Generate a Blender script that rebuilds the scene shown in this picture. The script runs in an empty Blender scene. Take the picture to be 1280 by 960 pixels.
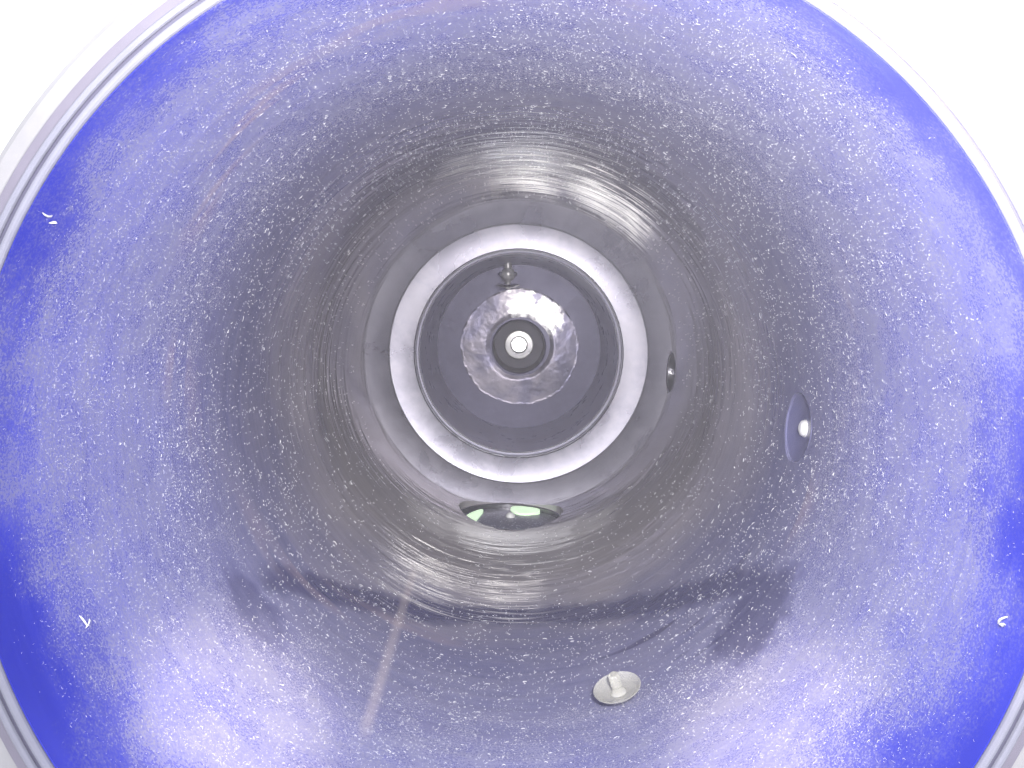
import bpy, bmesh, math, random
import numpy as np
from mathutils import Vector, Matrix

# ------------------------------------------------------------------ camera, light, exposure
U = 0.1                       # bore radius of the vessel in metres; lengths below are in bore radii
S = bpy.context.scene
C = S.collection
cam_d = bpy.data.cameras.new('camera')
cam = bpy.data.objects.new('camera', cam_d); C.objects.link(cam)
cam.location = (0.0102*U, -1.46*U, 0.270*U)
cam.rotation_euler = (math.radians(90), 0, 0)
cam_d.sensor_width = 36; cam_d.lens = 28.125
cam_d.shift_x = -10/1280; cam_d.shift_y = -82/1280
cam_d.clip_start = 0.005; cam_d.clip_end = 100
S.camera = cam

w = bpy.data.worlds.new('World'); S.world = w; w.use_nodes = True
w.node_tree.nodes['Background'].inputs[0].default_value = (0.93, 0.95, 1.0, 1)
w.node_tree.nodes['Background'].inputs[1].default_value = 0.50

def lamp(name, kind, loc, target, power, size, color=(1,1,1), **kw):
    l = bpy.data.lights.new(name, kind); l.energy = power; l.color = color
    if kind == 'AREA': l.shape = 'DISK'; l.size = size*U
    else: l.shadow_soft_size = size*U
    for k, v in kw.items(): setattr(l, k, v)
    o = bpy.data.objects.new(name, l); C.objects.link(o)
    o.location = Vector(loc)*U
    o.rotation_euler = (Vector(target)-Vector(loc)).to_track_quat('-Z', 'Y').to_euler()
    return o
lamp('flash_lamp', 'SPOT', (0.26, -1.30, 0.52), (0.0, 4.7, 0.0), 4.0, 0.10, (1.0, 0.97, 0.94), spot_size=math.radians(95), spot_blend=0.8)
lamp('room_lamp', 'AREA', (0.3, -5.0, 2.6), (0, 0, 0), 4.0, 2.4, (0.96, 0.97, 1.0))
lamp('pool_spot', 'SPOT', (0.55, -1.5, 1.0), (-0.70, 0.56, -0.72), 6.5, 0.10, (1, 0.86, 0.60), spot_size=math.radians(13), spot_blend=0.8)  # spot added to cast a pale pool low on the left wall
lamp('pool_spot', 'SPOT', (-0.55, -1.5, 1.0), (0.64, 0.56, -0.77), 5.8, 0.10, (1, 0.85, 0.60), spot_size=math.radians(14), spot_blend=0.9)  # second added spot, for the pool on the right

S.view_settings.view_transform = 'Standard'; S.view_settings.look = 'None'
S.view_settings.gamma = 1.0; S.view_settings.use_curve_mapping = False
S.view_settings.exposure = 0.3
S.cycles.use_denoising = True
S.cycles.max_bounces = 5; S.cycles.glossy_bounces = 4; S.cycles.adaptive_threshold = 0.05; S.cycles.adaptive_min_samples = 24; S.cycles.diffuse_bounces = 2; S.cycles.transmission_bounces = 4
S.cycles.caustics_reflective = True; S.cycles.sample_clamp_indirect = 8.0

# ------------------------------------------------------------------ helpers
class NT:
    """small helper that writes node graphs as expressions"""
    def __init__(s, name):
        s.m = bpy.data.materials.new(name); s.m.use_nodes = True
        s.t = s.m.node_tree; s.n = s.t.nodes; s.b = s.n['Principled BSDF']
    def put(s, sock, v):
        if isinstance(v, bpy.types.NodeSocket): s.t.links.new(v, sock)
        else: sock.default_value = v
    def math(s, op, a, b=0.0, c=0.0, clamp=False):
        n = s.n.new('ShaderNodeMath'); n.operation = op; n.use_clamp = clamp
        for i, v in enumerate((a, b, c)): s.put(n.inputs[i], v)
        return n.outputs[0]
    def add(s, a, b): return s.math('ADD', a, b)
    def sub(s, a, b): return s.math('SUBTRACT', a, b)
    def mul(s, a, b, clamp=False): return s.math('MULTIPLY', a, b, clamp=clamp)
    def step(s, v, a, b, lo=0.0, hi=1.0):
        n = s.n.new('ShaderNodeMapRange'); n.interpolation_type = 'SMOOTHSTEP'
        for i, q in enumerate((v, a, b, lo, hi)): s.put(n.inputs[i], q)
        return n.outputs[0]
    def pos(s, k=10.0):
        n = s.n.new('ShaderNodeTexCoord'); return s.scale(n.outputs['Object'], (k, k, k))
    def scale(s, v, k, off=(0, 0, 0)):
        n = s.n.new('ShaderNodeMapping'); s.put(n.inputs[0], v); n.inputs['Scale'].default_value = k; n.inputs['Location'].default_value = off
        return n.outputs[0]
    def noise(s, v, sc, detail=3.0, rough=0.55, dist=0.0):
        n = s.n.new('ShaderNodeTexNoise'); s.put(n.inputs['Vector'], v)
        n.inputs['Scale'].default_value = sc; n.inputs['Detail'].default_value = detail
        n.inputs['Roughness'].default_value = rough; n.inputs['Distortion'].default_value = dist
        return n.outputs[0]
    def dist(s, v, p):
        n = s.n.new('ShaderNodeVectorMath'); n.operation = 'DISTANCE'; s.put(n.inputs[0], v); n.inputs[1].default_value = p
        return n.outputs['Value']
    def mix(s, f, a, b):
        n = s.n.new('ShaderNodeMix'); n.data_type = 'RGBA'; s.put(n.inputs[0], f)
        for i, v in ((6, a), (7, b)):
            s.put(n.inputs[i], v if isinstance(v, bpy.types.NodeSocket) else (*v, 1))
        return n.outputs[2]
    def bump(s, h, strength, dist):
        n = s.n.new('ShaderNodeBump'); s.put(n.inputs['Height'], h)
        n.inputs['Strength'].default_value = strength; n.inputs['Distance'].default_value = dist
        s.put(s.b.inputs['Normal'], n.outputs[0])
    def set(s, **kw):
        for k, v in kw.items():
            k = k.replace('_', ' ')
            if isinstance(v, tuple) and len(v) == 3: v = (*v, 1)
            s.put(s.b.inputs[k], v)
        return s

def link(name, me, mat, parent=None):
    o = bpy.data.objects.new(name, me); C.objects.link(o)
    if mat is not None: me.materials.clear(); me.materials.append(mat)
    if parent is not None: o.parent = parent
    return o

def finish(me, angle=20):
    me.polygons.foreach_set('use_smooth', [True]*len(me.polygons))
    me.set_sharp_from_angle(angle=math.radians(angle)); me.update()

def lathe(profile, seg=160, closed=True, wob=None, M=None):
    """revolve (radius, depth) pairs about the Y axis; closed joins last to first"""
    V, F = [], []
    n = len(profile)
    for i in range(seg):
        a = 2*math.pi*i/seg
        for (r, y) in profile:
            if wob: r, y = wob(r, y, a)
            V.append((r*math.cos(a)*U, y*U, r*math.sin(a)*U))
    for i in range(seg):
        j = (i+1) % seg
        for k in range(n if closed else n-1):
            l = (k+1) % n
            F.append((i*n+k, i*n+l, j*n+l, j*n+k))
    me = bpy.data.meshes.new('lathe'); me.from_pydata(V, [], F)
    bm = bmesh.new(); bm.from_mesh(me)
    bmesh.ops.remove_doubles(bm, verts=bm.verts, dist=1e-7)
    bmesh.ops.recalc_face_normals(bm, faces=bm.faces); bm.to_mesh(me); bm.free()
    if M is not None: me.transform(M)
    finish(me)
    return me

def torus_profile(r, y, a, n=10, ry=None):
    ry = ry or a
    return [(r+a*math.cos(2*math.pi*k/n), y+ry*math.sin(2*math.pi*k/n)) for k in range(n)]

def frame_on_wall(deg, y, r=1.0):
    """matrix whose +Y points outward through the wall at that angle and depth (lathe axis = wall normal)"""
    a = math.radians(deg)
    out = Vector((math.cos(a), 0, math.sin(a))); ax = Vector((0, 1, 0)); t = out.cross(ax)
    M = Matrix((t, out, ax)).transposed().to_4x4()
    if M.determinant() < 0: M = Matrix((-t, out, ax)).transposed().to_4x4()
    M.translation = (out*r + ax*y)*U
    return M

def tag(o, label, cat, group=None):
    o['label'] = label; o['category'] = cat
    if group: o['group'] = group
    return o

# ------------------------------------------------------------------ materials
def mat_wall():
    t = NT('blue_enamel_wall'); P = t.pos()
    sp = t.n.new('ShaderNodeSeparateXYZ'); t.put(sp.inputs[0], P); x, y, z = sp.outputs
    n1 = t.noise(P, 2.2, 1); n2 = t.noise(P, 9, 2, .6)
    fine = t.noise(P, 170, 1, .6)
    streak = t.noise(t.scale(P, (1.3, 10, 1.3)), 1.0, 2, .65)
    fstreak = t.noise(t.scale(P, (3.0, 90, 3.0)), 1.0, 0, .5)
    # dust settles from a hand's breadth inside the mouth and thins out with depth
    ys = t.add(y, t.add(t.mul(t.sub(n1, .5), .55), t.mul(t.sub(n2, .5), .25)))
    ys = t.add(ys, t.mul(z, .12))
    start = t.step(t.add(ys, t.mul(t.sub(fine, .5), .22)), -.02, .30)
    end = t.step(y, .35, 1.7, 1.0, .26)
    # dark reflection painted in as an arc, with darker patches at its ends
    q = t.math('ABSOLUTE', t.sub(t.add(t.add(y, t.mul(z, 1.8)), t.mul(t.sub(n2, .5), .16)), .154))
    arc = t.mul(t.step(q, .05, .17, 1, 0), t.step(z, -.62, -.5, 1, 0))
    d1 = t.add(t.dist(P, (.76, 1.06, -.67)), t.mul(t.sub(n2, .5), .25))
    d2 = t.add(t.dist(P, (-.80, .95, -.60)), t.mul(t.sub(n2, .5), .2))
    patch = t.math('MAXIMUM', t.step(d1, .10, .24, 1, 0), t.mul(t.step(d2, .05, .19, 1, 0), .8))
    painted_dark = t.math('MAXIMUM', arc, patch)
    grain = t.step(fine, .38, .68)
    dust = t.mul(t.mul(start, end), t.add(.52, t.mul(grain, .34)))
    dust = t.mul(dust, t.sub(1.0, t.mul(painted_dark, .72)))
    dust = t.mul(dust, t.step(n2, .25, .7, .7, 1.1), clamp=True)
    blue = t.mix(t.step(n1, .35, .65), (.040, .050, .50), (.058, .070, .60))
    grime_glare = t.mix(t.step(t.add(streak, t.mul(t.sub(fstreak, .5), .3)), .25, .75), (.115, .115, .215), (.165, .160, .245))
    grime_glare = t.mix(t.step(t.add(y, t.mul(t.sub(n1, .5), 1.2)), 1.25, 2.6), grime_glare, t.mix(streak, (.29, .265, .245), (.45, .41, .37)))  # deep grime made paler: grey reflection and glare veil painted in
    base = t.mix(t.mul(t.step(t.add(y, t.mul(t.math('ABSOLUTE', z), .25)), -.02, 1.5), .92), blue, grime_glare)
    base = t.mix(t.mul(painted_dark, .85), base, (.05, .05, .13))
    base = t.mix(t.mul(dust, .84), base, (.34, .34, .41))
    # reddish scuff marks running round the bore along a slanting ring
    q2 = t.math('ABSOLUTE', t.add(t.sub(t.add(y, t.mul(z, .64)), .98), t.mul(t.sub(n1, .5), .12)))
    ring = t.mul(t.step(q2, .02, .16, 1, 0), t.step(streak, .47, .60))
    d3 = t.dist(P, (-.69, .60, .73))
    ring = t.mul(ring, t.math('MAXIMUM', t.step(d3, .12, .42, 1, 0), t.mul(t.step(n1, .42, .6), .55)))
    base = t.mix(t.mul(ring, .6), base, (.38, .29, .32))
    # straight streak of reflected light painted along the floor of the bore
    a = Vector((-.476, 2.284, -.879)); b = Vector((-.43, .80, -.903)); dv = (b-a).normalized()
    vm = t.n.new('ShaderNodeVectorMath'); vm.operation = 'SUBTRACT'; t.put(vm.inputs[0], P); vm.inputs[1].default_value = a
    cr = t.n.new('ShaderNodeVectorMath'); cr.operation = 'CROSS_PRODUCT'; t.put(cr.inputs[0], vm.outputs[0]); cr.inputs[1].default_value = dv
    ln = t.n.new('ShaderNodeVectorMath'); ln.operation = 'LENGTH'; t.put(ln.inputs[0], cr.outputs[0])
    light_line = t.mul(t.step(ln.outputs['Value'], .003, .030, 1, 0), t.mul(t.step(y, .72, .9), t.step(y, 2.1, 2.35, 1, 0)))
    base = t.mix(t.mul(light_line, .26), base, (.72, .62, .58))
    # dark drips and hairline streaks
    dn = t.noise(t.scale(P, (3.2, 20, 3.2), (3, 1, 2)), 1.0, 1, .6)
    d4 = t.dist(P, (.58, 1.45, -.80))
    drip = t.mul(t.step(dn, .58, .64), t.step(d4, .15, .5, 1, 0))
    base = t.mix(t.mul(drip, .6), base, (.05, .048, .10))
    rough = t.add(t.add(.04, t.mul(fstreak, .03)), t.mul(dust, t.step(y, .9, 2.2, .5, .10)))
    t.set(Base_Color=base, Roughness=rough, Specular_IOR_Level=.8)
    h = t.mul(t.add(streak, t.mul(fstreak, .05)), t.step(y, 2.2, 3.8, 1.0, .35))
    t.bump(h, .5, .0006)
    t.put(t.b.inputs['Coat Normal'], t.b.inputs['Normal'].links[0].from_socket)
    t.set(Coat_Weight=t.step(y, .6, 2.0), Coat_Roughness=.03)
    return t.m

def mat_metal(name, col, col2, rough, bump=.0003, sc=6, aniso=0.0, metallic=1.0):
    t = NT(name); P = t.pos()
    n = t.noise(P, sc, 5, .6, .4); n2 = t.noise(P, sc*7, 3)
    f = t.step(t.add(n, t.mul(t.sub(n2, .5), .25)), .35, .66)
    t.set(Base_Color=t.mix(f, col, col2), Metallic=metallic, Roughness=t.add(rough, t.mul(t.sub(n, .5), .25)))
    if aniso:
        g = t.n.new('ShaderNodeTangent'); g.direction_type = 'RADIAL'; g.axis = 'Y'
        t.put(t.b.inputs['Tangent'], g.outputs[0]); t.set(Anisotropic=aniso)
    t.bump(t.add(n, t.mul(n2, .5)), .4, bump)
    return t.m

def mat_plain(name, col, rough=.5, spec=.5, var=.12, sc=12, **kw):
    t = NT(name); P = t.pos(); n = t.noise(P, sc, 4)
    c2 = tuple(min(1, c*(1-var*2)) for c in col)
    t.set(Base_Color=t.mix(n, col, c2), Roughness=rough, Specular_IOR_Level=spec, **kw)
    return t.m

M_wall = mat_wall()
M_ring = mat_metal('machined_aluminium', (.125, .12, .150), (.185, .178, .21), .29, sc=3, bump=.0001, aniso=.0, metallic=.75)
M_edge = mat_metal('bright_edge', (.82, .82, .85), (.92, .92, .94), .2)
M_dark = mat_metal('dark_plate', (.050, .046, .105), (.066, .06, .125), .36, sc=4, metallic=.3)
M_bore = mat_metal('recess_bore', (.30, .285, .46), (.36, .335, .48), .30, sc=5, metallic=.0)
def mat_foil():
    t = NT('crumpled_residue'); P = t.pos()
    n = t.noise(P, 3.2, 4, .6, .5); n2 = t.noise(P, 14, 3)
    c = t.mix(t.step(n, .38, .62), (.085, .08, .13), (.165, .15, .185))
    d = t.add(t.dist(P, (.24, L+1.51, .28)), t.mul(t.sub(n2, .5), .35))
    d_ = t.add(t.dist(P, (.03, L+1.51, .40)), t.mul(t.sub(n2, .5), .3))
    d = t.math('MINIMUM', d, t.add(d_, .03))
    c = t.mix(t.step(d, .06, .22, .95, 0), c, (.97, .95, .92))        # flash highlight painted bright on the foil, upper right
    t.set(Base_Color=c, Metallic=t.step(d, .06, .22, 1.0, .6), Roughness=t.add(.24, t.mul(n, .12)))
    t.bump(t.add(n, t.mul(n2, .4)), .4, .0005)
    return t.m
L = 4.71
M_foil = mat_foil()
M_well = mat_plain('dark_well', (.12, .11, .17), .5)
M_glint = mat_plain('pale_glint', (.80, .80, .78), .3)  # pale tone of the added highlight domes
M_brass = mat_metal('worn_steel', (.50, .49, .52), (.68, .67, .66), .3, metallic=.4)
M_white = mat_plain('white_paint', (.46, .45, .48), .35, var=.2, sc=7)
M_lip = mat_plain('white_enamel_lip', (.30, .30, .38), .22)
M_band = mat_plain('lavender_band', (.26, .24, .31), .4, var=.15, sc=8)
M_gap = mat_plain('seal_rubber', (.13, .125, .19), .5)
M_back = mat_plain('white_surround', (.88, .88, .89), .6, var=.05, sc=3)
M_socket = mat_metal('socket_steel', (.34, .33, .37), (.48, .46, .48), .3)

# ------------------------------------------------------------------ setting: pale surface round the mouth
L = 4.71
bk = link('background', lathe([(1.13, .42), (9, .42), (9, .50), (1.13, .50)], 96), M_back)
bk['kind'] = 'structure'

# ------------------------------------------------------------------ the vessel
vessel = bpy.data.objects.new('vessel', None); C.objects.link(vessel)
tag(vessel, 'dusty blue enamelled cylinder with a grey metal ring at its far end', 'vessel')

PORTS = {'big': (-92.9, L-1.03, .335), 'small': (-4.7, L-.95, .14), 'dimple': (-6.7, 1.37, .125)}
steps = 48
prof = [(1.0, L*k/steps) for k in range(steps+1)] + [(1.06, L*(1-k/12)) for k in range(13)]
from mathutils import noise as mnoise
def dents(r, y, a):           # rolled sheet: slightly out of round between the two ends
    k = math.sin(math.pi*min(1, max(0, y/L)))
    return r + .0030*k*mnoise.noise(Vector((1.6*math.cos(a), y*1.1, 1.6*math.sin(a)))), y
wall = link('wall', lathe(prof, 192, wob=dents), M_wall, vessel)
cut = []
for (deg, y, r) in PORTS.values():
    M = frame_on_wall(deg, y)
    o = link('cutter', lathe([(0, -.3), (r, -.3), (r, .3), (0, .3)], 56, closed=False, M=M), None)
    cut.append(o); md = wall.modifiers.new('b', 'BOOLEAN'); md.operation = 'DIFFERENCE'; md.object = o; md.solver = 'EXACT'
bpy.context.view_layer.update()
me = bpy.data.meshes.new_from_object(wall.evaluated_get(bpy.context.evaluated_depsgraph_get()))
wall.modifiers.clear(); wall.data = me
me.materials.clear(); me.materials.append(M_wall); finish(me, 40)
for o in cut: bpy.data.objects.remove(o)

# mouth: bead, seal groove, second bead, flange
link('mouth_bead', lathe(torus_profile(1.0085, -.006, .0085, 12), 224), M_lip, vessel)
link('mouth_seal', lathe([(1.012, -.004), (1.026, -.004), (1.026, .03), (1.012, .03)], 224), M_gap, vessel)
link('mouth_bead', lathe(torus_profile(1.031, -.007, .007, 10), 224), M_lip, vessel)
link('mouth_band', lathe([(1.034, -.003), (1.060, -.001), (1.062, .004), (1.062, .04), (1.034, .04)], 224), M_band, vessel)
link('flange', lathe([(1.066, .010), (1.095, .008), (1.105, .012), (1.112, .022), (1.112, .10), (1.066, .10)], 224), M_white, vessel)

# far end: flat ring with a chamfered inner edge
er = link('end_ring', lathe([(.999, L-.003), (.996, L-.001), (.993, L), (.812, L+.013), (.800, L+.027), (.800, L+.09), (.999, L+.09)], 192), M_ring, vessel)
link('ring_edge', lathe(torus_profile(.803, L+.026, .0065, 8), 192), M_edge, er)
link('ring_edge', lathe(torus_profile(.781, L+.10, .006, 8), 192), M_edge, er)
Dk = L+1.51
link('recess_wall', lathe([(.800, L+.0905), (.786, L+.093), (.786, Dk+.05), (.86, Dk+.05), (.86, L+.0905)], 160), M_bore, vessel)
disc = link('end_plate', lathe([(.250, Dk+.012), (.262, Dk), (.785, Dk), (.785, Dk+.08), (.250, Dk+.08)], 128), M_dark, vessel)

# torn foil-like residue stuck round the hub: lumpy annulus with ragged edges
rnd = random.Random(5)
def ragged(base, amp, seed):
    r = random.Random(seed); ph = [(k, r.uniform(0, 6.28), r.uniform(.3, 1)/k**.55) for k in (1, 2, 3, 5, 8, 13, 21, 34, 55)]
    return lambda a: base + amp*sum(w_*math.sin(k*a+p) for k, p, w_ in ph)
ro = ragged(.560, .011, 3); ri = ragged(.285, .009, 8)
from mathutils import noise as mnoise
seg, rows = 240, 26
V, F = [], []
for i in range(seg):
    a = 2*math.pi*i/seg; r0, r1 = ri(a), ro(a)
    for k in range(rows):
        u = k/(rows-1); r = r0+(r1-r0)*u
        p = Vector((r*math.cos(a), 0, r*math.sin(a)))
        h = .010 + .008*mnoise.noise(p*2.4) + .0012*mnoise.noise(p*11) + .0007*mnoise.noise(p*34)
        h = max(.004, h)*min(1, .12+6*u, 1)*1.0
        if k == rows-1: h = h+.014*abs(mnoise.noise(p*40))
        V.append((p.x*U, (Dk-.003-h)*U, p.z*U))
for i in range(seg):
    j = (i+1) % seg
    for k in range(rows-1):
        F.append((i*rows+k, i*rows+k+1, j*rows+k+1, j*rows+k))
n0 = len(V)   # skirt down to the plate
for i in range(seg):
    v = V[i*rows+rows-1]; V.append((v[0], (Dk-.0005)*U, v[2]))
for i in range(seg):
    v = V[i*rows]; V.append((v[0], (Dk-.0005)*U, v[2]))
for i in range(seg):
    j = (i+1) % seg
    F.append((i*rows+rows-1, n0+i, n0+j, j*rows+rows-1)); F.append((i*rows, j*rows, n0+seg+j, n0+seg+i))
me = bpy.data.meshes.new('residue'); me.from_pydata(V, [], F)
bm = bmesh.new(); bm.from_mesh(me); bmesh.ops.recalc_face_normals(bm, faces=bm.faces); bm.to_mesh(me); bm.free(); finish(me, 60)
res = link('adhesive_residue', me, M_foil, vessel); res['label'] = 'ragged grey ring of crumpled residue round the hub'

# hub: dark well, bright bushing, pin
hub = link('hub_well', lathe([(.249, Dk+.02), (.249, Dk+.62), (.02, Dk+.62), (.02, Dk+.70), (.33, Dk+.70), (.33, Dk+.085), (.256, Dk+.085)], 96), M_well, vessel)
bush = link('bushing', lathe([(.086, Dk+.495), (.088, Dk+.492), (.138, Dk+.494), (.147, Dk+.505), (.147, Dk+.618), (.086, Dk+.618)], 64), M_brass, hub)
link('pin', lathe([(0, Dk+.485), (.074, Dk+.485), (.080, Dk+.492), (.080, Dk+.617), (0, Dk+.617)], 48, closed=False), M_edge, hub)

# small outlet fitting hanging from the top of the recess
fx, fy = -.10, Dk-.28
def tubez(prof, seg=28):      # profile (radius, z) about a vertical axis at (fx, fy)
    Mv = Matrix.Translation((fx*U, fy*U, 0)) @ Matrix.Rotation(math.radians(90), 4, 'X')
    return lathe(prof, seg, closed=False, M=Mv)
fit = link('outlet_fitting', tubez([(0, .79), (.034, .79), (.034, .735), (.052, .72), (.064, .69), (.064, .665), (.052, .635), (.030, .62), (.022, .60), (.022, .545), (0, .545)]), M_brass, vessel)
link('collar', tubez([(.024, .552), (.07, .556), (.110, .575), (.114, .583), (.106, .580), (.068, .564), (.024, .566)], 36), M_edge, fit)
for sx in (-1, 1):
    link('fitting_glint', tubez([(0, .70), (.018, .697), (.026, .68), (.018, .663), (0, .66)], 18), M_edge, fit).location = (sx*.062*U, -.02*U, 0)  # bright beads shaped for the highlights either side of the body

# --- ports in the wall
deg, y, r = PORTS['big']; M = frame_on_wall(deg, y)
port = link('sight_port', lathe([(r-.002, .004), (r-.002, .30), (r+.05, .30), (r+.05, .061), (r+.004, .061), (r+.004, .004)], 64, M=M), M_socket, vessel)
port['label'] = 'large round port in the floor of the bore by the end ring'
t = NT('dark_sight_glass'); t.set(Base_Color=t.mix(t.step(t.noise(t.pos(), 60, 3), .58, .66), (.12, .12, .17), (.45, .45, .55)), Roughness=.28, Specular_IOR_Level=.25)
dome = [(0, .006)] + [(r*.96*k/10, .006+.022*(k/10)**2) for k in range(1, 11)] + [(r-.004, .05), (r-.004, .12), (0, .12)]
link('sight_glass', lathe(dome, 56, closed=False, M=M), t.m, port)
link('port_rim', lathe(torus_profile(r+.006, .001, .014, 8, ry=.006), 64, M=M), M_edge, port)
# glowing patches that stand in for pale green light at the port
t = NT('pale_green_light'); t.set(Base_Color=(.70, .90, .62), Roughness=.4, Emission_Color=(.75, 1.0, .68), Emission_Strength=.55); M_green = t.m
def patch(name, cx, cy, ax_, ay_, rot, depth):
    bm = bmesh.new(); top, bot = [], []
    for k in range(20):
        a = 2*math.pi*k/20; rr = 1+.12*math.sin(3*a+cx*9)
        px_, py_ = ax_*rr*math.cos(a), ay_*rr*math.sin(a)
        qx, qy = cx+px_*math.cos(rot)-py_*math.sin(rot), cy+px_*math.sin(rot)+py_*math.cos(rot)
        top.append(bm.verts.new((qx*U, depth*U, qy*U))); bot.append(bm.verts.new((qx*U, (depth+.03)*U, qy*U)))
    bm.faces.new(top); bm.faces.new(bot[::-1])
    for k in range(20): bm.faces.new((top[k], bot[k], bot[(k+1) % 20], top[(k+1) % 20]))
    bmesh.ops.recalc_face_normals(bm, faces=bm.faces)
    me = bpy.data.meshes.new(name); bm.to_mesh(me); bm.free(); me.transform(M); finish(me)
    return link(name, me, M_green, port)
patch('light_patch', -.235, -.02, .040, .17, -.2, .004)
patch('light_patch', .09, .17, .095, .10, 0, -.004)
link('port_glint', lathe([(0, -.022), (.014, -.020), (.026, -.010), (.030, .004), (.030, .03), (0, .03)], 24, closed=False, M=M), M_glint, port)  # pale dome added for the white highlight on the glass

deg, y, r = PORTS['small']; M = frame_on_wall(deg, y)
port2 = link('side_port', lathe([(r-.002, .004), (r-.002, .24), (0, .24), (0, .30), (r+.04, .30), (r+.04, .061), (r+.004, .061), (r+.004, .004)], 48, closed=False, M=M), M_socket, vessel)
port2['label'] = 'small round port with a crossbar on the right of the bore'
link('port_rim', lathe(torus_profile(r+.006, .001, .016, 8, ry=.007), 48, M=M), M_edge, port2)
bm = bmesh.new()
bmesh.ops.create_cube(bm, size=1, matrix=Matrix.Diagonal((.030*U, .03*U, 2*r*.985*U, 1)))
bmesh.ops.bevel(bm, geom=bm.edges[:], offset=.006*U, segments=2, affect='EDGES')
me = bpy.data.meshes.new('bar'); bm.to_mesh(me); bm.free(); me.transform(M @ Matrix.Translation((0, .03*U, 0))); finish(me)
link('crossbar', me, M_edge, port2)

deg, y, r = PORTS['dimple']; M = frame_on_wall(deg, y)
t = NT('smooth_blue_plug'); t.set(Base_Color=(.11, .11, .22), Roughness=.3, Specular_IOR_Level=.7)
dish = [(0, .026)] + [(r*.99*k/8, .026-.022*(k/8)**2) for k in range(1, 9)] + [(r-.001, .02), (r-.001, .12), (0, .12)]
plug = link('wall_plug', lathe(dish, 48, closed=False, M=M), t.m, vessel); plug['label'] = 'smooth blue dished plug in the right wall with a pale dome for its highlight'
link('plug_glint', lathe([(0, .004), (.015, .006), (.026, .012), (.032, .026), (.032, .085), (0, .085)], 24, closed=False, M=M), M_glint, plug)  # pale dome added for the highlight in the dish
link('plug_rim', lathe(torus_profile(r+.004, .002, .010, 8, ry=.005), 48, M=M), M_wall, plug)

# ------------------------------------------------------------------ clear plastic suction cup lying on the floor of the bore
cup = bpy.data.objects.new('suction_cup', None); C.objects.link(cup)
a = math.radians(-70.6)
cup.location = (math.cos(a)*.972*U, 1.08*U, math.sin(a)*.972*U)
tag(cup, 'small clear plastic suction cup with a stub handle lying on the dusty floor', 'suction cup')
t = NT('clear_yellowed_plastic'); t.set(Base_Color=(.92, .91, .84), Roughness=.2, Transmission_Weight=.75, IOR=1.45, Specular_IOR_Level=.7, Subsurface_Weight=0.0); M_clear = t.m
def upz(prof, seg=40): return lathe(prof, seg, closed=False, M=Matrix.Rotation(math.radians(90), 4, 'X'))
link('disc', upz([(0, .000), (.030, .001), (.052, .006), (.066, .014), (.0705, .019), (.0720, .018), (.0710, .015), (.064, .008), (.050, -.002), (.026, -.007), (0, -.008)]), M_clear, cup)
link('stub', upz([(0, .060), (.0135, .060), (.0165, .057), (.017, .045), (.0155, .020), (.019, .008), (.026, .0015), (0, .0015)], 10), M_clear, cup)
link('glint_nub', upz([(0, -.0085), (.012, -.0085), (.013, -.03), (.010, -.036), (0, -.036)], 12), M_clear, cup)  # added underneath for the pale reflection below the disc
cup.rotation_euler = (math.radians(8), math.radians(-16), 0); cup.scale = (1.08, 1.08, 1.08)

# ------------------------------------------------------------------ lint
def lint_mesh(specs, name):
    """each spec: (deg, depth, length, width, heading, curl, lift) -> a curved three-sided thread on the wall"""
    NS = 4
    V = np.zeros((len(specs), (NS+1)*3, 3)); 
    for q, (deg, y, ln, wd, hd, curl, lift) in enumerate(specs):
        u = v = 0.0; h = hd; st = ln/NS; pts = []
        for k in range(NS+1):
            pts.append((u, v, h)); u += st*math.cos(h); v += st*math.sin(h); h += curl
        cu = sum(p[0] for p in pts)/(NS+1); cv = sum(p[1] for p in pts)/(NS+1)
        a0 = math.radians(deg)
        for k, (pu, pv, ph) in enumerate(pts):
            wk = wd*(1.0 if 0 < k < NS else .45)
            e = lift*math.sin(math.pi*k/NS)
            for m, (off, hh) in enumerate(((-.5, .0), (.5, .0), (0, .8))):
                tu = pu-cu - math.sin(ph)*off*wk; tv = pv-cv + math.cos(ph)*off*wk
                aa = a0+tu; rr = .9985-e-hh*wk + .0030*math.sin(math.pi*min(1, max(0, y/L)))*mnoise.noise(Vector((1.6*math.cos(a0), y*1.1, 1.6*math.sin(a0))))
                V[q, k*3+m] = (rr*math.cos(aa)*U, (y+tv)*U, rr*math.sin(aa)*U)
    f = []
    for k in range(NS):
        for m in range(3): n_ = (m+1) % 3; f.append((k*3+m, k*3+n_, (k+1)*3+n_, (k+1)*3+m))
    f = np.array(f); nv = (NS+1)*3
    Fq = (f[None]+(np.arange(len(specs))*nv)[:, None, None]).reshape(-1, 4)
    me = bpy.data.meshes.new(name)
    me.from_pydata(V.reshape(-1, 3).tolist(), [], Fq.tolist()); me.polygons.foreach_set('use_smooth', [True]*len(me.polygons)); me.update()
    return me
M_lint = mat_plain('white_lint', (.90, .90, .92), .8, .2, var=.05)
rnd = random.Random(11)
def blocked(deg, y, extra=.02):
    for (d, yy, r) in PORTS.values():
        dd = (deg-d+180) % 360-180
        if math.hypot(math.radians(dd), y-yy) < r+extra: return True
    return False
specs = []
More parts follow.
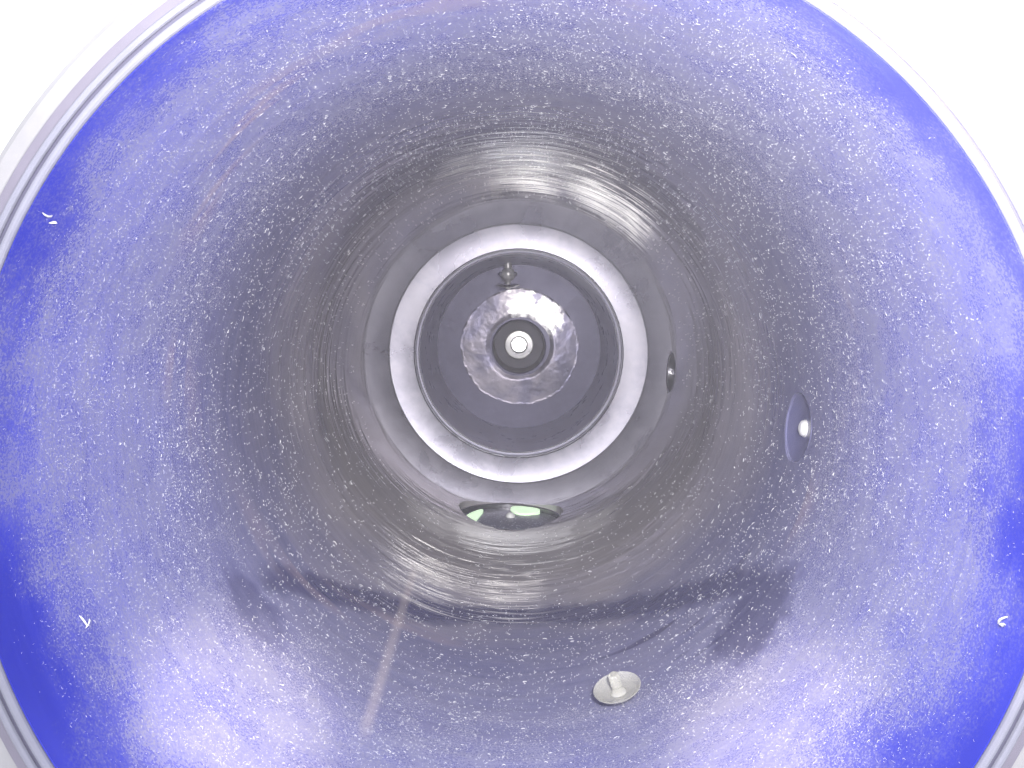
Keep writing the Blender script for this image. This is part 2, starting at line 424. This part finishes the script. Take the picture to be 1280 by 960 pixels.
while len(specs) < 36000:
    deg = rnd.uniform(-180, 180); s_ = rnd.uniform(.30, .985); y = 1.46/s_-1.46
    if rnd.random() > (s_/.985)**1.2: continue
    n_ = mnoise.noise(Vector((math.cos(math.radians(deg))*3, y*3, math.sin(math.radians(deg))*3)))
    dens = 1.0 if y > .32 else max(.04, (y-.05)/.27)
    if y > 1.9: dens *= .55
    if rnd.random() > dens*(.65+.7*n_): continue
    if blocked(deg, y): continue
    px = 1/(685*s_)*(1.0 if s_ < .6 else 1.0-.7*(s_-.6))              # one photo pixel at that depth
    big = rnd.random()
    ln = px*(rnd.uniform(.9, 2.2) if big < .91 else rnd.uniform(2.6, 5.5))
    wd = px*rnd.uniform(.22, .48)*(1.25 if big > .91 else 1)
    ln = min(ln*.85, .026); stretch = 1.0
    # threads in view lie nearly foreshortened; let them run any way along the wall
    specs.append((deg, y, ln*rnd.uniform(1, 1.7), wd, rnd.uniform(0, 6.28), rnd.gauss(0, .13), rnd.uniform(0, .003)))
lint = link('lint', lint_mesh(specs, 'lint'), M_lint)
lint['kind'] = 'stuff'; lint['label'] = 'fine white lint fibres strewn over the blue inner wall'; lint['category'] = 'lint'

# fluffs large enough to single out
def strand(lab, sp):
    o = link('lint_strand', lint_mesh(sp, 'strand'), M_lint)
    tag(o, lab, 'lint', 'loose threads on the wall')
strand('curled white thread on clean blue band at upper left of the mouth', [(152.2, .05, .034, .0045, 1.2, .22, .003), (152.9, .078, .02, .006, 2.2, -.35, .004)])
strand('short bright thread on clean blue band at lower right of the mouth', [(-18.4, .092, .030, .0050, 2.2, .15, .003), (-18.9, .085, .01, .008, 2.0, .3, .003)])
strand('small zigzag white thread at lower left of the bore', [(-157.8, .251, .030, .004, .2, .1, .002), (-157.2, .262, .026, .004, 1.9, .1, .002)])

# ------------------------------------------------------------------ thin haze added for the veil of lens glare, lit by the flash
hz = bpy.data.meshes.new('glare_veil'); bm = bmesh.new(); bmesh.ops.create_cube(bm, size=1, matrix=Matrix.Translation((0, 0, 0)) @ Matrix.Diagonal((20*U, 18*U, 20*U, 1)))
bm.to_mesh(hz); bm.free()
m = bpy.data.materials.new('glare_haze'); m.use_nodes = True; nt = m.node_tree; nt.nodes.clear()
out = nt.nodes.new('ShaderNodeOutputMaterial'); pv = nt.nodes.new('ShaderNodeVolumePrincipled')
pv.inputs['Color'].default_value = (.84, .84, 1, 1); pv.inputs['Density'].default_value = 0.15
nt.links.new(pv.outputs[0], out.inputs['Volume'])
hzo = link('glare_veil', hz, m); hzo['kind'] = 'stuff'; hzo['label'] = 'thin haze added for the glare veil in and before the vessel'
